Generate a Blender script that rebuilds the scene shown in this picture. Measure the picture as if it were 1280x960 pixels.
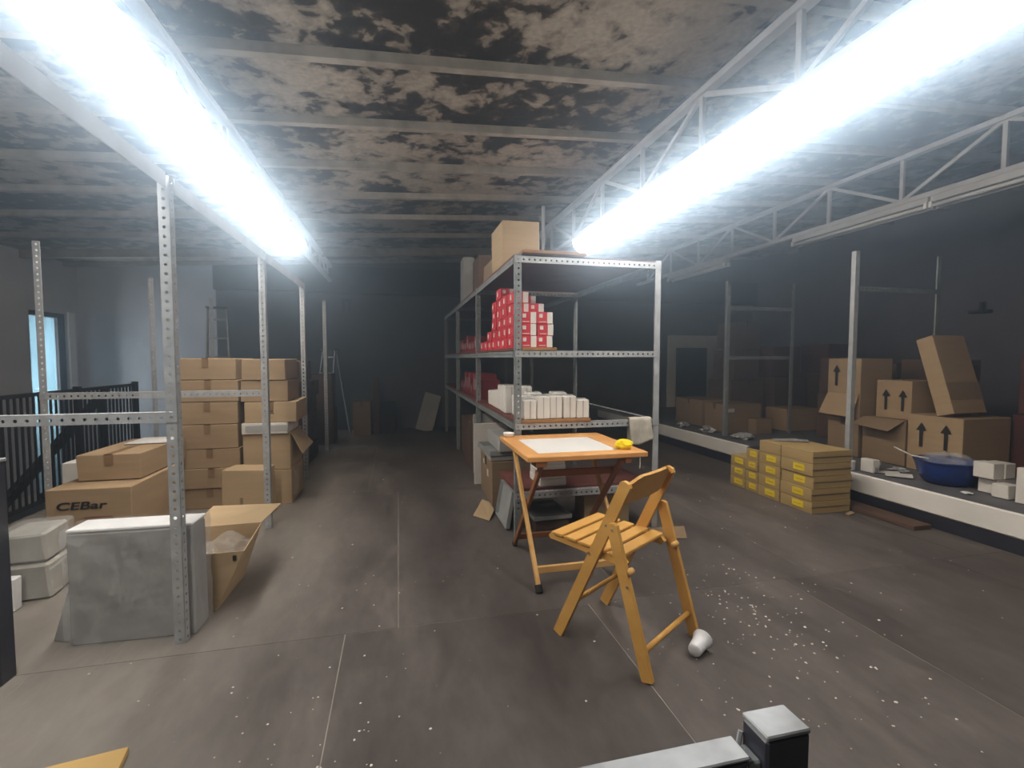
import bpy, bmesh, math, random
from mathutils import Vector, Matrix
for o in list(bpy.data.objects): bpy.data.objects.remove(o)
S = bpy.context.scene
COL = S.collection
R = math.radians
PI = math.pi

# ------------------------------------------------------------------ camera, world, daylight, exposure
cam = bpy.data.cameras.new('camera'); cam_o = bpy.data.objects.new('camera', cam); COL.objects.link(cam_o)
cam.sensor_fit = 'HORIZONTAL'; cam.sensor_width = 36.0; cam.lens = 36.0 * 600 / 1280
cam.clip_start = .02; cam.clip_end = 60
cam_o.location = (0, 0, 1.28)
YAW = math.atan(142 / 600); PIT = math.atan(32 / 600)
cam_o.rotation_euler = (PI / 2 - PIT, 0, -YAW)
S.camera = cam_o

LAMP = 22.0            # radiance of the fluorescent diffusers
GLARE_HAZE = .088           # scattering air added to imitate lens glare around the lamps
W = bpy.data.worlds.new('world'); S.world = W; W.use_nodes = True
nt = W.node_tree
nt.nodes['Background'].inputs[0].default_value = (.35, .5, .75, 1)
nt.nodes['Background'].inputs[1].default_value = .02
if GLARE_HAZE > 0:
    vs = nt.nodes.new('ShaderNodeVolumeScatter')
    vs.inputs['Color'].default_value = (.58, .77, 1, 1)
    vs.inputs['Density'].default_value = GLARE_HAZE
    vs.inputs['Anisotropy'].default_value = .925
    nt.links.new(vs.outputs[0], nt.nodes['World Output'].inputs['Volume'])

def area(name, loc, rot, sx, sy, power, col):
    l = bpy.data.lights.new(name, 'AREA'); l.shape = 'RECTANGLE'; l.size = sx; l.size_y = sy
    l.energy = power; l.color = col
    o = bpy.data.objects.new(name, l); COL.objects.link(o); o.location = loc; o.rotation_euler = rot
    return o
# daylight coming in at the landing door
area('daylight', (-5.6, 8.3, 1.1), (0, R(-90), 0), 1.7, .7, 650, (.6, .78, 1))

S.view_settings.view_transform = 'Standard'; S.view_settings.look = 'None'
S.view_settings.gamma = 1; S.view_settings.use_curve_mapping = False
S.view_settings.exposure = 0.0

# ------------------------------------------------------------------ materials
MATS = {}
def mat(name, c1, c2=None, rough=.7, metal=0, scale=6, bump=0, bscale=40, lo=.35, hi=.65, detail=4, spec=.3, stretch=None):
    if name in MATS: return MATS[name]
    m = bpy.data.materials.new(name); m.use_nodes = True; MATS[name] = m
    n = m.node_tree.nodes; L = m.node_tree.links; b = n['Principled BSDF']
    b.inputs['Roughness'].default_value = rough; b.inputs['Metallic'].default_value = metal
    b.inputs['Specular IOR Level'].default_value = spec
    c2 = c2 or tuple(x * .82 for x in c1)
    tc = n.new('ShaderNodeTexCoord'); mp = n.new('ShaderNodeMapping'); L.new(tc.outputs['Object'], mp.inputs[0])
    if stretch: mp.inputs['Scale'].default_value = stretch
    nz = n.new('ShaderNodeTexNoise'); nz.inputs['Scale'].default_value = scale; nz.inputs['Detail'].default_value = detail
    L.new(mp.outputs[0], nz.inputs['Vector'])
    rp = n.new('ShaderNodeValToRGB'); L.new(nz.outputs['Fac'], rp.inputs[0])
    rp.color_ramp.elements[0].position = lo; rp.color_ramp.elements[1].position = hi
    rp.color_ramp.elements[0].color = (*c2, 1); rp.color_ramp.elements[1].color = (*c1, 1)
    L.new(rp.outputs[0], b.inputs['Base Color'])
    if bump:
        nb = n.new('ShaderNodeTexNoise'); nb.inputs['Scale'].default_value = bscale; nb.inputs['Detail'].default_value = 3
        L.new(mp.outputs[0], nb.inputs['Vector'])
        bp = n.new('ShaderNodeBump'); bp.inputs['Strength'].default_value = bump; bp.inputs['Distance'].default_value = .01
        L.new(nb.outputs['Fac'], bp.inputs['Height']); L.new(bp.outputs[0], b.inputs['Normal'])
    return m
def emit(name, col, s):
    m = bpy.data.materials.new(name); m.use_nodes = True; MATS[name] = m
    b = m.node_tree.nodes['Principled BSDF']
    b.inputs['Base Color'].default_value = (.9, .9, .9, 1)
    b.inputs['Emission Color'].default_value = (*col, 1); b.inputs['Emission Strength'].default_value = s
    return m
def film(name, col, alpha, rough=.10, bump=.9, bscale=16):
    m = bpy.data.materials.new(name); m.use_nodes = True; MATS[name] = m
    n = m.node_tree.nodes; L = m.node_tree.links; b = n['Principled BSDF']
    b.inputs['Base Color'].default_value = (*col, 1); b.inputs['Roughness'].default_value = rough
    am = n.new('ShaderNodeMapRange'); am.inputs[1].default_value = .4; am.inputs[2].default_value = .85; am.inputs[3].default_value = alpha * .7; am.inputs[4].default_value = min(1, alpha * 1.6)
    b.inputs['Specular IOR Level'].default_value = .6
    tc = n.new('ShaderNodeTexCoord'); mp = n.new('ShaderNodeMapping'); L.new(tc.outputs['Object'], mp.inputs[0])
    mp.inputs['Rotation'].default_value = (.3, .7, .2); mp.inputs['Scale'].default_value = (1, 1, .35)
    nb = n.new('ShaderNodeTexNoise'); nb.inputs['Scale'].default_value = bscale; nb.inputs['Detail'].default_value = 2
    nb.inputs['Distortion'].default_value = 1.2
    L.new(mp.outputs[0], nb.inputs['Vector'])
    bp = n.new('ShaderNodeBump'); bp.inputs['Strength'].default_value = bump; bp.inputs['Distance'].default_value = .02
    L.new(nb.outputs['Fac'], bp.inputs['Height']); L.new(bp.outputs[0], b.inputs['Normal'])
    L.new(nb.outputs['Fac'], am.inputs[0]); L.new(am.outputs[0], b.inputs['Alpha'])
    return m

def ceiling_mat():
    m = bpy.data.materials.new('stained_ceiling'); m.use_nodes = True
    n = m.node_tree.nodes; L = m.node_tree.links; b = n['Principled BSDF']; b.inputs['Roughness'].default_value = .9
    b.inputs['Specular IOR Level'].default_value = .1
    g = n.new('ShaderNodeNewGeometry')
    def noise(sc, det, dist=0, rough=.5):
        z = n.new('ShaderNodeTexNoise'); z.inputs['Scale'].default_value = sc; z.inputs['Detail'].default_value = det
        z.inputs['Distortion'].default_value = dist; z.inputs['Roughness'].default_value = rough
        L.new(g.outputs['Position'], z.inputs['Vector']); return z
    def ramp(src, stops):
        r = n.new('ShaderNodeValToRGB'); L.new(src, r.inputs[0]); e = r.color_ramp.elements
        while len(e) < len(stops): e.new(.5)
        for i, (p, c) in enumerate(stops): e[i].position = p; e[i].color = (*c, 1)
        return r
    big = noise(1.0, 2, .5); mid = noise(6.5, 5, .3, .58); fine = noise(30, 4)
    add = n.new('ShaderNodeMath'); add.operation = 'MULTIPLY_ADD'; L.new(big.outputs['Fac'], add.inputs[0])
    add.inputs[1].default_value = .75; L.new(mid.outputs['Fac'], add.inputs[2])
    st = ramp(add.outputs[0], [(.77, (.026, .021, .017)), (.84, (.060, .049, .040)), (.88, (.195, .170, .140)), (1.0, (.31, .278, .235))])
    fr = ramp(fine.outputs['Fac'], [(.3, (.78, .78, .78)), (.7, (1.1, 1.1, 1.1))])
    mx = n.new('ShaderNodeMix'); mx.data_type = 'RGBA'; mx.blend_type = 'MULTIPLY'; mx.inputs['Factor'].default_value = 1
    L.new(st.outputs[0], mx.inputs['A']); L.new(fr.outputs[0], mx.inputs['B']); L.new(mx.outputs['Result'], b.inputs['Base Color'])
    bp = n.new('ShaderNodeBump'); bp.inputs['Strength'].default_value = .4; bp.inputs['Distance'].default_value = .01
    L.new(mid.outputs['Fac'], bp.inputs['Height']); L.new(bp.outputs[0], b.inputs['Normal'])
    return m
def floor_mat():
    m = bpy.data.materials.new('worn_floor_board'); m.use_nodes = True
    n = m.node_tree.nodes; L = m.node_tree.links; b = n['Principled BSDF']
    b.inputs['Specular IOR Level'].default_value = .25
    g = n.new('ShaderNodeNewGeometry'); oi = n.new('ShaderNodeObjectInfo')
    mp = n.new('ShaderNodeMapping'); L.new(g.outputs['Position'], mp.inputs[0]); mp.inputs['Scale'].default_value = (1.6, .55, 1)
    z1 = n.new('ShaderNodeTexNoise'); z1.inputs['Scale'].default_value = 1.3; z1.inputs['Detail'].default_value = 6; z1.inputs['Roughness'].default_value = .6
    L.new(mp.outputs[0], z1.inputs['Vector'])
    mp2 = n.new('ShaderNodeMapping'); L.new(g.outputs['Position'], mp2.inputs[0]); mp2.inputs['Scale'].default_value = (9, 3.5, 1)
    z2 = n.new('ShaderNodeTexNoise'); z2.inputs['Scale'].default_value = 2; z2.inputs['Detail'].default_value = 9; z2.inputs['Roughness'].default_value = .68; L.new(mp2.outputs[0], z2.inputs['Vector'])
    r = n.new('ShaderNodeValToRGB'); L.new(z1.outputs['Fac'], r.inputs[0]); e = r.color_ramp.elements
    e[0].position = .3; e[0].color = (.056, .048, .046, 1); e[1].position = .72; e[1].color = (.132, .118, .109, 1)
    r2 = n.new('ShaderNodeValToRGB'); L.new(z2.outputs['Fac'], r2.inputs[0]); e = r2.color_ramp.elements
    e[0].position = .3; e[0].color = (.74, .72, .72, 1); e[1].position = .7; e[1].color = (1.2, 1.18, 1.18, 1)
    mx = n.new('ShaderNodeMix'); mx.data_type = 'RGBA'; mx.blend_type = 'MULTIPLY'; mx.inputs['Factor'].default_value = 1
    L.new(r.outputs[0], mx.inputs['A']); L.new(r2.outputs[0], mx.inputs['B'])
    # base colour turns paler towards the left, with a noise-broken edge
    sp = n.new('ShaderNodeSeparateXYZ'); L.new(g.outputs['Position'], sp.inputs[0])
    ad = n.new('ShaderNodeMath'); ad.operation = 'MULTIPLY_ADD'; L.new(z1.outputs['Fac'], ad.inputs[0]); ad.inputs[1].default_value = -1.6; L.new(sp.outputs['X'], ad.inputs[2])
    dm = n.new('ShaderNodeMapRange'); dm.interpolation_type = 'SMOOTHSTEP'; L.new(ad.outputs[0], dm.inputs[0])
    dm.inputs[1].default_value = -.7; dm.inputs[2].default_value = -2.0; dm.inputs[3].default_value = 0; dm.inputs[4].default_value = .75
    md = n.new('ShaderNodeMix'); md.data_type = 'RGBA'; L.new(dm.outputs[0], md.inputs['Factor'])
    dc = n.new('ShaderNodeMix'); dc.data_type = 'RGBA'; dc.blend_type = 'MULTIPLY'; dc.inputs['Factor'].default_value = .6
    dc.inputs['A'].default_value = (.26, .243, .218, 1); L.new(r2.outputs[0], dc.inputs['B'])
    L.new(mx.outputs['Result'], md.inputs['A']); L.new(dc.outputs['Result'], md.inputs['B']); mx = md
    mr = n.new('ShaderNodeMapRange'); L.new(oi.outputs['Random'], mr.inputs[0]); mr.inputs[3].default_value = .88; mr.inputs[4].default_value = 1.12
    m2 = n.new('ShaderNodeVectorMath'); m2.operation = 'SCALE'; L.new(mx.outputs['Result'], m2.inputs[0]); L.new(mr.outputs[0], m2.inputs['Scale'])
    L.new(m2.outputs[0], b.inputs['Base Color'])
    mr2 = n.new('ShaderNodeMapRange'); L.new(z1.outputs['Fac'], mr2.inputs[0]); mr2.inputs[3].default_value = .5; mr2.inputs[4].default_value = .8
    L.new(mr2.outputs[0], b.inputs['Roughness'])
    return m
def wood(name, c1, c2, rough=.45):
    return mat(name, c1, c2, rough=rough, scale=9, lo=.3, hi=.7, detail=5, stretch=(1, .5, 1), bump=.05, bscale=60)

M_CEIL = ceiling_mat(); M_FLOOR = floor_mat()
M_SUB = mat('dusty_subfloor', (.36, .34, .31), (.24, .22, .2), .95)
M_CREAM = mat('cream_painted_batten', (.30, .28, .245), (.17, .15, .12), .85, scale=7, lo=.3, hi=.6)
M_TRUSS = mat('white_painted_steel', (.50, .51, .52), (.42, .42, .42), .5)
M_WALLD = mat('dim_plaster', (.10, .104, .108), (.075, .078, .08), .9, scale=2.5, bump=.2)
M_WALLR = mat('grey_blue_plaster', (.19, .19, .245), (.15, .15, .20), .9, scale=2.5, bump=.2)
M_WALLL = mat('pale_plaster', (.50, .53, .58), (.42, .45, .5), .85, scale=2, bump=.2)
M_WHITE = mat('white_paint', (.78, .78, .76), (.68, .68, .66), .6, scale=3)
M_LEDGE = mat('grey_ledge_top', (.15, .155, .17), (.10, .10, .115), .7, scale=4, bump=.2)
M_DARKB = mat('dark_base_paint', (.028, .029, .042), (.018, .018, .028), .55)
M_GALV = mat('galvanised_steel', (.50, .53, .555), (.38, .405, .43), .42, .25, scale=14)
M_GALVD = mat('aged_galvanised_steel', (.30, .33, .34), (.20, .225, .23), .5, .3, scale=14)
M_BLACK = mat('black_painted_steel', (.014, .015, .019), (.009, .010, .013), .45)
M_NAVY = mat('dark_painted_newel', (.035, .037, .05), (.022, .024, .032), .35, scale=8, spec=.5)
M_WORN = mat('worn_grey_rail_top', (.36, .38, .40), (.14, .145, .15), .45, .2, scale=9, lo=.25, hi=.6)
M_CARD = [mat('brown_cardboard', (.37, .265, .16), (.31, .22, .13), .85, scale=3, stretch=(1, 1, 9)),
          mat('tan_cardboard', (.46, .345, .21), (.40, .295, .175), .85, scale=3, stretch=(1, 1, 9)),
          mat('dull_cardboard', (.26, .185, .115), (.215, .15, .092), .85, scale=3, stretch=(1, 1, 9)),
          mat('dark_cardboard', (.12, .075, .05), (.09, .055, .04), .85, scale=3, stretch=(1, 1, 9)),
          mat('maroon_cardboard', (.11, .04, .035), (.08, .03, .028), .8, scale=3),
          mat('olive_cardboard', (.40, .29, .13), (.34, .24, .105), .85, scale=3, stretch=(1, 1, 9))]
M_TAPE = mat('brown_parcel_tape', (.25, .155, .08), (.22, .135, .07), .35, spec=.5)
M_TAPED = mat('dark_parcel_tape', (.085, .055, .036), (.07, .045, .03), .4, spec=.5)
M_INK = mat('black_print', (.012, .011, .010), (.02, .018, .015), .8)
M_REDINK = mat('faded_red_print', (.22, .10, .06), (.25, .13, .07), .8)
M_RED = mat('red_carton', (.62, .04, .06), (.52, .03, .045), .5)
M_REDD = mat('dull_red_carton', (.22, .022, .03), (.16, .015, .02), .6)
M_WCARD = mat('white_carton', (.74, .73, .70), (.64, .63, .60), .6)
M_GREYC = mat('grey_carton', (.42, .43, .43), (.34, .35, .35), .6)
M_YEL = mat('yellow_sticker', (.80, .62, .03), (.74, .56, .02), .5)
M_WOODT = wood('orange_table_wood', (.72, .38, .14), (.58, .28, .09))
M_WOODC = wood('honey_chair_wood', (.68, .385, .105), (.54, .285, .07))
M_WOODB = wood('brown_leg_wood', (.30, .125, .05), (.2, .08, .03))
M_WOODL = wood('lit_leg_wood', (.74, .45, .17), (.6, .34, .11))  # lighter copy of the leg wood, light on the front legs put into colour
M_SHELF = mat('dark_shelf_board', (.17, .055, .042), (.11, .036, .03), .7, scale=5)
M_SHELFE = wood('shelf_board_wood', (.40, .21, .085), (.28, .14, .055), .7)
M_PANEL = mat('white_tabletop_panel', (.82, .83, .82), (.76, .77, .76), .35)
M_RUB = mat('black_rubber', (.012, .012, .012), (.02, .02, .02), .7)
M_CHROME = mat('steel_rivet', (.75, .75, .75), (.6, .6, .6), .25, 1)
M_YCL = mat('yellow_cloth', (.88, .70, .02), (.80, .58, .01), .8, scale=12)
M_TOWEL = mat('off_white_towel', (.60, .57, .50), (.46, .43, .37), .95, scale=16, bump=.5, bscale=160)
M_CUP = mat('white_plastic_cup', (.84, .86, .90), (.80, .82, .86), .4)
M_BLUE = mat('navy_blue_plastic', (.014, .042, .22), (.010, .03, .16), .3, spec=.5)
M_WRAP = mat('grey_wrapped_foam', (.34, .345, .345), (.22, .226, .228), .6, scale=3.5, bump=.3, bscale=8)
M_FOAM = mat('white_foam_edge', (.72, .74, .76), (.6, .62, .64), .6)
M_CLEARB = mat('pale_wrapped_pack', (.42, .42, .39), (.28, .28, .26), .5, scale=5)
M_FILM = film('clear_plastic_film', (.75, .78, .8), .22)
M_FOIL = mat('crumpled_foil_paper', (.62, .64, .66), (.3, .31, .33), .35, .3, scale=30)
M_PAPER = mat('white_paper', (.72, .72, .72), (.6, .6, .6), .7)
M_LAMP = emit('lit_diffuser', (1.0, .985, .955), LAMP)
M_TUBE = mat('unlit_tube', (.7, .71, .72), (.62, .63, .64), .3)
M_DGLASS = film('frosted_door_glass', (.45, .6, .66), .55, .5, 0, 1)
M_CRUMB = mat('plaster_crumbs', (.75, .74, .70), (.55, .53, .5), .9)
M_PLANK = wood('pale_plank', (.62, .42, .17), (.5, .33, .12), .6)
M_DARKT = mat('dark_clutter', (.03, .03, .034), (.018, .018, .02), .7)

# ------------------------------------------------------------------ helpers
def tag(o, label=None, cat=None, group=None, kind=None):
    if label: o['label'] = label
    if cat: o['category'] = cat
    if group: o['group'] = group
    if kind: o['kind'] = kind
    return o
def empty(name, loc, label, cat, rz=0, group=None, rot=None):
    o = bpy.data.objects.new(name, None); COL.objects.link(o); o.location = loc
    o.rotation_euler = rot if rot else (0, 0, rz); o.empty_display_size = .05
    return tag(o, label, cat, group)
def link(name, me, parent=None, loc=None, rot=None):
    o = bpy.data.objects.new(name, me); COL.objects.link(o)
    if parent: o.parent = parent
    if loc: o.location = loc
    if rot: o.rotation_euler = rot
    return o
class MB:
    def __init__(s): s.v = []; s.f = []; s.m = []
    def add(s, vs, fs, T=None, mi=0):
        k = len(s.v)
        s.v += [tuple(T @ Vector(v)) if T else tuple(v) for v in vs]
        s.f += [tuple(i + k for i in f) for f in fs]; s.m += [mi] * len(fs); return s
    def box(s, x0, x1, y0, y1, z0, z1, b=0, T=None, mi=0, j=0):
        if b <= 0:
            vs = [(x, y, z) for z in (z0, z1) for y in (y0, y1) for x in (x0, x1)]
            if j: vs = [tuple(c + random.uniform(-j, j) if i < 2 or v[2] > z0 else c for i, c in enumerate(v)) for v in vs]
            fs = [(0, 2, 3, 1), (4, 5, 7, 6), (0, 1, 5, 4), (2, 6, 7, 3), (0, 4, 6, 2), (1, 3, 7, 5)]
            return s.add(vs, fs, T, mi)
        bm = bmesh.new(); bmesh.ops.create_cube(bm, size=1)
        for v in bm.verts:
            v.co = Vector(((x0 + x1) / 2 + v.co.x * (x1 - x0), (y0 + y1) / 2 + v.co.y * (y1 - y0), (z0 + z1) / 2 + v.co.z * (z1 - z0)))
            if j:
                v.co.x += random.uniform(-j, j); v.co.y += random.uniform(-j, j)
                if v.co.z > (z0 + z1) / 2: v.co.z -= random.uniform(0, j * .6)
        bmesh.ops.bevel(bm, geom=bm.edges[:], offset=b, segments=1, affect='EDGES')
        bm.verts.ensure_lookup_table()
        s.add([v.co[:] for v in bm.verts], [tuple(v.index for v in f.verts) for f in bm.faces], T, mi); bm.free(); return s
    def bar(s, p, q, w, h, b=0, upv=(0, 0, 1)):
        p = Vector(p); q = Vector(q); d = (q - p); l = d.length; d.normalize()
        u = Vector(upv)
        if abs(d.dot(u)) > .98: u = Vector((0, 1, 0))
        sx = d.cross(u).normalized(); su = sx.cross(d)
        T = Matrix((( d.x, sx.x, su.x, p.x), (d.y, sx.y, su.y, p.y), (d.z, sx.z, su.z, p.z), (0, 0, 0, 1)))
        return s.box(0, l, -w / 2, w / 2, -h / 2, h / 2, b, T)
    def tube(s, p, q, r, r2=None, n=10, cap=True):
        r2 = r if r2 is None else r2
        p = Vector(p); q = Vector(q); d = (q - p).normalized()
        u = Vector((0, 0, 1)) if abs(d.z) < .9 else Vector((1, 0, 0)); a = d.cross(u).normalized(); c = d.cross(a)
        vs = []
        for (o, rr) in ((p, r), (q, r2)):
            vs += [tuple(o + (a * math.cos(t) + c * math.sin(t)) * rr) for t in [2 * PI * i / n for i in range(n)]]
        fs = [(i, (i + 1) % n, n + (i + 1) % n, n + i) for i in range(n)]
        if cap: fs += [tuple(range(n))[::-1], tuple(range(n, 2 * n))]
        return s.add(vs, fs)
    def lathe(s, prof, n=24, c=(0, 0, 0), sx=1, sy=1):
        vs = [(c[0] + r * math.cos(2 * PI * i / n) * sx, c[1] + r * math.sin(2 * PI * i / n) * sy, c[2] + z) for r, z in prof for i in range(n)]
        fs = [(k * n + i, k * n + (i + 1) % n, (k + 1) * n + (i + 1) % n, (k + 1) * n + i) for k in range(len(prof) - 1) for i in range(n)]
        return s.add(vs, fs)
    def grid(s, fn, nu, nv):
        vs = [fn(i / nu, j / nv) for j in range(nv + 1) for i in range(nu + 1)]
        fs = [(j * (nu + 1) + i, j * (nu + 1) + i + 1, (j + 1) * (nu + 1) + i + 1, (j + 1) * (nu + 1) + i) for j in range(nv) for i in range(nu)]
        return s.add(vs, fs)
    def mesh(s, name, mats, smooth=False):
        me = bpy.data.meshes.new(name); me.from_pydata(s.v, [], s.f)
        for m in (mats if isinstance(mats, (list, tuple)) else [mats]): me.materials.append(m)
        if any(s.m): me.polygons.foreach_set('material_index', s.m)
        if smooth: me.polygons.foreach_set('use_smooth', [True] * len(me.polygons))
        me.update(); return me
    def build(s, name, mats, parent=None, smooth=False, loc=None, rot=None, thick=0):
        o = link(name, s.mesh(name, mats, smooth), parent, loc, rot)
        if thick:
            md = o.modifiers.new('solid', 'SOLIDIFY'); md.thickness = thick; md.offset = 0
        return o
def struct(name, mb, m, label=None):
    o = mb.build(name, m); o['kind'] = 'structure'
    if label: o['label'] = label
    return o

# perforated slotted angle: two flanges with real holes, running along +z, corner at the origin
def perf_mesh(name, length, fx=.045, fy=.045, m=None, pitch=.04, hr=.0075, th=.0025):
    mb = MB(); n = max(1, int(round(length / pitch))); p = length / n
    def strip(w, to):
        for k in range(n):
            z0, z1 = k * p, (k + 1) * p; zc = (z0 + z1) / 2; c = w * .52
            out = [(0, z0), (c, z0), (w, z0), (w, zc), (w, z1), (c, z1), (0, z1), (0, zc)]
            inn = [(c + hr * math.cos(a), zc + hr * math.sin(a)) for a in [R(225 + 45 * i) for i in range(8)]]
            vs = [to(u, z, 0) for u, z in out + inn] + [to(u, z, th) for u, z in out + inn]
            fs = []
            for i in range(8):
                j = (i + 1) % 8
                fs += [(i, j, 8 + j, 8 + i), (16 + i, 24 + i, 24 + j, 16 + j), (8 + i, 8 + j, 24 + j, 24 + i)]
                if i in (2, 3, 6, 7): fs.append((i, 16 + i, 16 + j, j))
            mb.add(vs, fs)
    strip(fx, lambda u, z, t: (u, t, z)); strip(fy, lambda u, z, t: (t, u, z))
    return mb.mesh(name, m)
PERF = {}
def perf(length, m, pitch=.04, f=.045, hr=.0075):
    k = (round(length, 3), m.name, pitch, f)
    if k not in PERF: PERF[k] = perf_mesh('slotted_angle', length, f, f, m, pitch, hr)
    return PERF[k]
def plain(h, m, f=.045):
    k = ('plain', h, m.name)
    if k not in PERF: PERF[k] = MB().box(0, f, 0, .003, 0, h).box(0, .003, .003, f, 0, h).box(.003, .012, f - .003, f, 0, h).mesh('steel_angle', m)
    return PERF[k]
def plain_post(parent, x, y, z, h, m, rz=0): return link('post', plain(h, m), parent, (x, y, z), (0, 0, rz))
def post(parent, x, y, z, h, m, rz=0): return link('post', perf(h, m), parent, (x, y, z), (0, 0, rz))
def beam_x(parent, x0, x1, y, z, m, front=-1):   # along +x; vertical flange hangs down, the other flange lies flat on top
    o = link('beam', perf(x1 - x0, m), parent)
    B = Matrix(((0, 0, 1, x0), (0, -front, 0, y), (-1, 0, 0, z), (0, 0, 0, 1))); o.matrix_local = B; return o
def beam_y(parent, x, y0, y1, z, m, side=1):
    o = link('beam', perf(y1 - y0, m), parent)
    B = Matrix(((0, side, 0, x), (0, 0, 1, y0), (-1, 0, 0, z), (0, 0, 0, 1))); o.matrix_local = B; return o

def arrow_mb(w, h):
    return MB().add([(-w * .16, 0, 0), (w * .16, 0, 0), (w * .16, 0, h * .68), (-w * .16, 0, h * .68), (-w / 2, 0, h * .66), (w / 2, 0, h * .66), (0, 0, h)], [(0, 1, 2, 3), (4, 5, 6)])

def carton(label, x0, x1, y0, y1, z0, z1, shade=0, tape='y', group=None, rz=0, tapem=None, j=.004, name='cardboard_box', cat='box', bevel=.004):
    cx, cy = (x0 + x1) / 2, (y0 + y1) / 2; a, b, h = (x1 - x0) / 2, (y1 - y0) / 2, z1 - z0
    r = empty(name, (cx, cy, z0), label, cat, rz, group)
    MB().box(-a, a, -b, b, 0, h, bevel, j=j).build('body', M_CARD[shade] if isinstance(shade, int) else shade, r)
    if tape:
        t = .024; d = min(.075, h * .42); e = .0015 + j
        tm = tapem or (M_TAPE if shade in (0, 1, 5) else M_TAPED)
        mb = MB()
        if tape == 'y':
            mb.box(-t, t, -b - e, b + e, h - .003, h + .0015)
            mb.box(-t, t, -b - e, -b + .002, h - d, h + .0015); mb.box(-t, t, b - .002, b + e, h - d, h + .0015)
        else:
            mb.box(-a - e, a + e, -t, t, h - .003, h + .0015)
            mb.box(-a - e, -a + .002, -t, t, h - d, h + .0015); mb.box(a - .002, a + e, -t, t, h - d, h + .0015)
        mb.build('tape', tm, r)
    return r
def face_mark(parent, name, mb, m, face, d, u, z):   # put a flat x/z mark on a face of a carton: '-x' or '-y'
    o = mb.build(name, m, parent)
    if face == '-y': o.location = (u, -d, z)
    else: o.location = (-d, u, z); o.rotation_euler = (0, 0, R(-90))
    return o

# ------------------------------------------------------------------ setting
random.seed(4)
def cz(x): return 3.0 + .055 * x          # the roof pitches up to the right
XL, XR, YF, YB = -4.9, 7.5, -1.6, 9.0
STAIR = -2.95                              # edge of the stair well
fb = MB().box(STAIR, XR, YF, YB, -.15, -.0018).box(XL, STAIR, YF, 3.95, -.15, -.0018)
floor = struct('floor', fb, M_SUB)
PW = 1.205; GAP = .0045
def fpanel(x0, x1, y0, y1, i):
    if x1 - x0 < .05 or y1 - y0 < .05: return
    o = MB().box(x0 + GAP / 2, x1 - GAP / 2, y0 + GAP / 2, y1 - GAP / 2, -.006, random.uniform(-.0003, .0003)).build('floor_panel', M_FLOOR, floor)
for (ya, yb, off, xmin) in ((YF, -.13, -.65, XL), (-.13, 2.285, -.255, XL), (2.285, 4.70, -.015, STAIR), (4.70, 7.11, -.30, STAIR), (7.11, YB, -.015, STAIR)):
    k0 = math.floor((xmin - off) / PW)
    for k in range(k0, 12):
        a, b = max(off + k * PW, xmin), min(off + (k + 1) * PW, 3.93)
        if b > a:
            fpanel(a, b, ya, yb, k)
struct('floor_landing', MB().box(XL, STAIR, 3.95, YB, -.85, -.7), M_LEDGE)
struct('wall_stairwell', MB().box(STAIR - .1, STAIR, 3.95, YB, -.7, -.15).box(XL, STAIR - .1, 3.93, 3.95, -.7, -.15), M_WALLD)
# back wall, with a dark soffit beam; wall at the left of it is the pale stair wall
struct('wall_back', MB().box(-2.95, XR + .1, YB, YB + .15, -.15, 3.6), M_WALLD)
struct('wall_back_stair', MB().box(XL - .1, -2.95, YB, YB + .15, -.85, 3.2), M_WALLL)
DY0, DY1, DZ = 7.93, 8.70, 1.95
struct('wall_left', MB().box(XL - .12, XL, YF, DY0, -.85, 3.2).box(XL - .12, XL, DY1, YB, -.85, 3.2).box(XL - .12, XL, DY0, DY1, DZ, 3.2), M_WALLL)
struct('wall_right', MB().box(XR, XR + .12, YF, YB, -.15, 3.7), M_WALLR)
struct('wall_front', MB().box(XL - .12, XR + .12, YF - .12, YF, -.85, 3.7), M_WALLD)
d = empty('door_1', (XL, DY0, -.7), 'landing door with pale frosted glass and dark frame', 'door'); d['kind'] = 'structure'
MB().box(-.09, -.03, .0, .05, 0, 2.65).box(-.09, -.03, .62, .77, 0, 2.65).box(-.09, -.03, .05, .62, 2.58, 2.65).box(-.09, -.03, .05, .62, 0, .08).build('door_frame', M_DARKT, d)
MB().box(-.07, -.055, .05, .62, .08, 2.58).build('pane', M_DGLASS, d)
MB().tube((-.03, .10, 1.55), (.03, .10, 1.55), .01).tube((.03, .10, 1.55), (.03, .10, 1.75), .01).build('door_handle', M_CHROME, d)
struct('trim_1', MB().box(XL, XL + .03, DY1, DY1 + .15, -.7, DZ + .03, .004), M_WHITE)
struct('baseboard_left', MB().box(XL, XL + .02, 4.0, DY0, -.7, -.58), M_WHITE)
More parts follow.
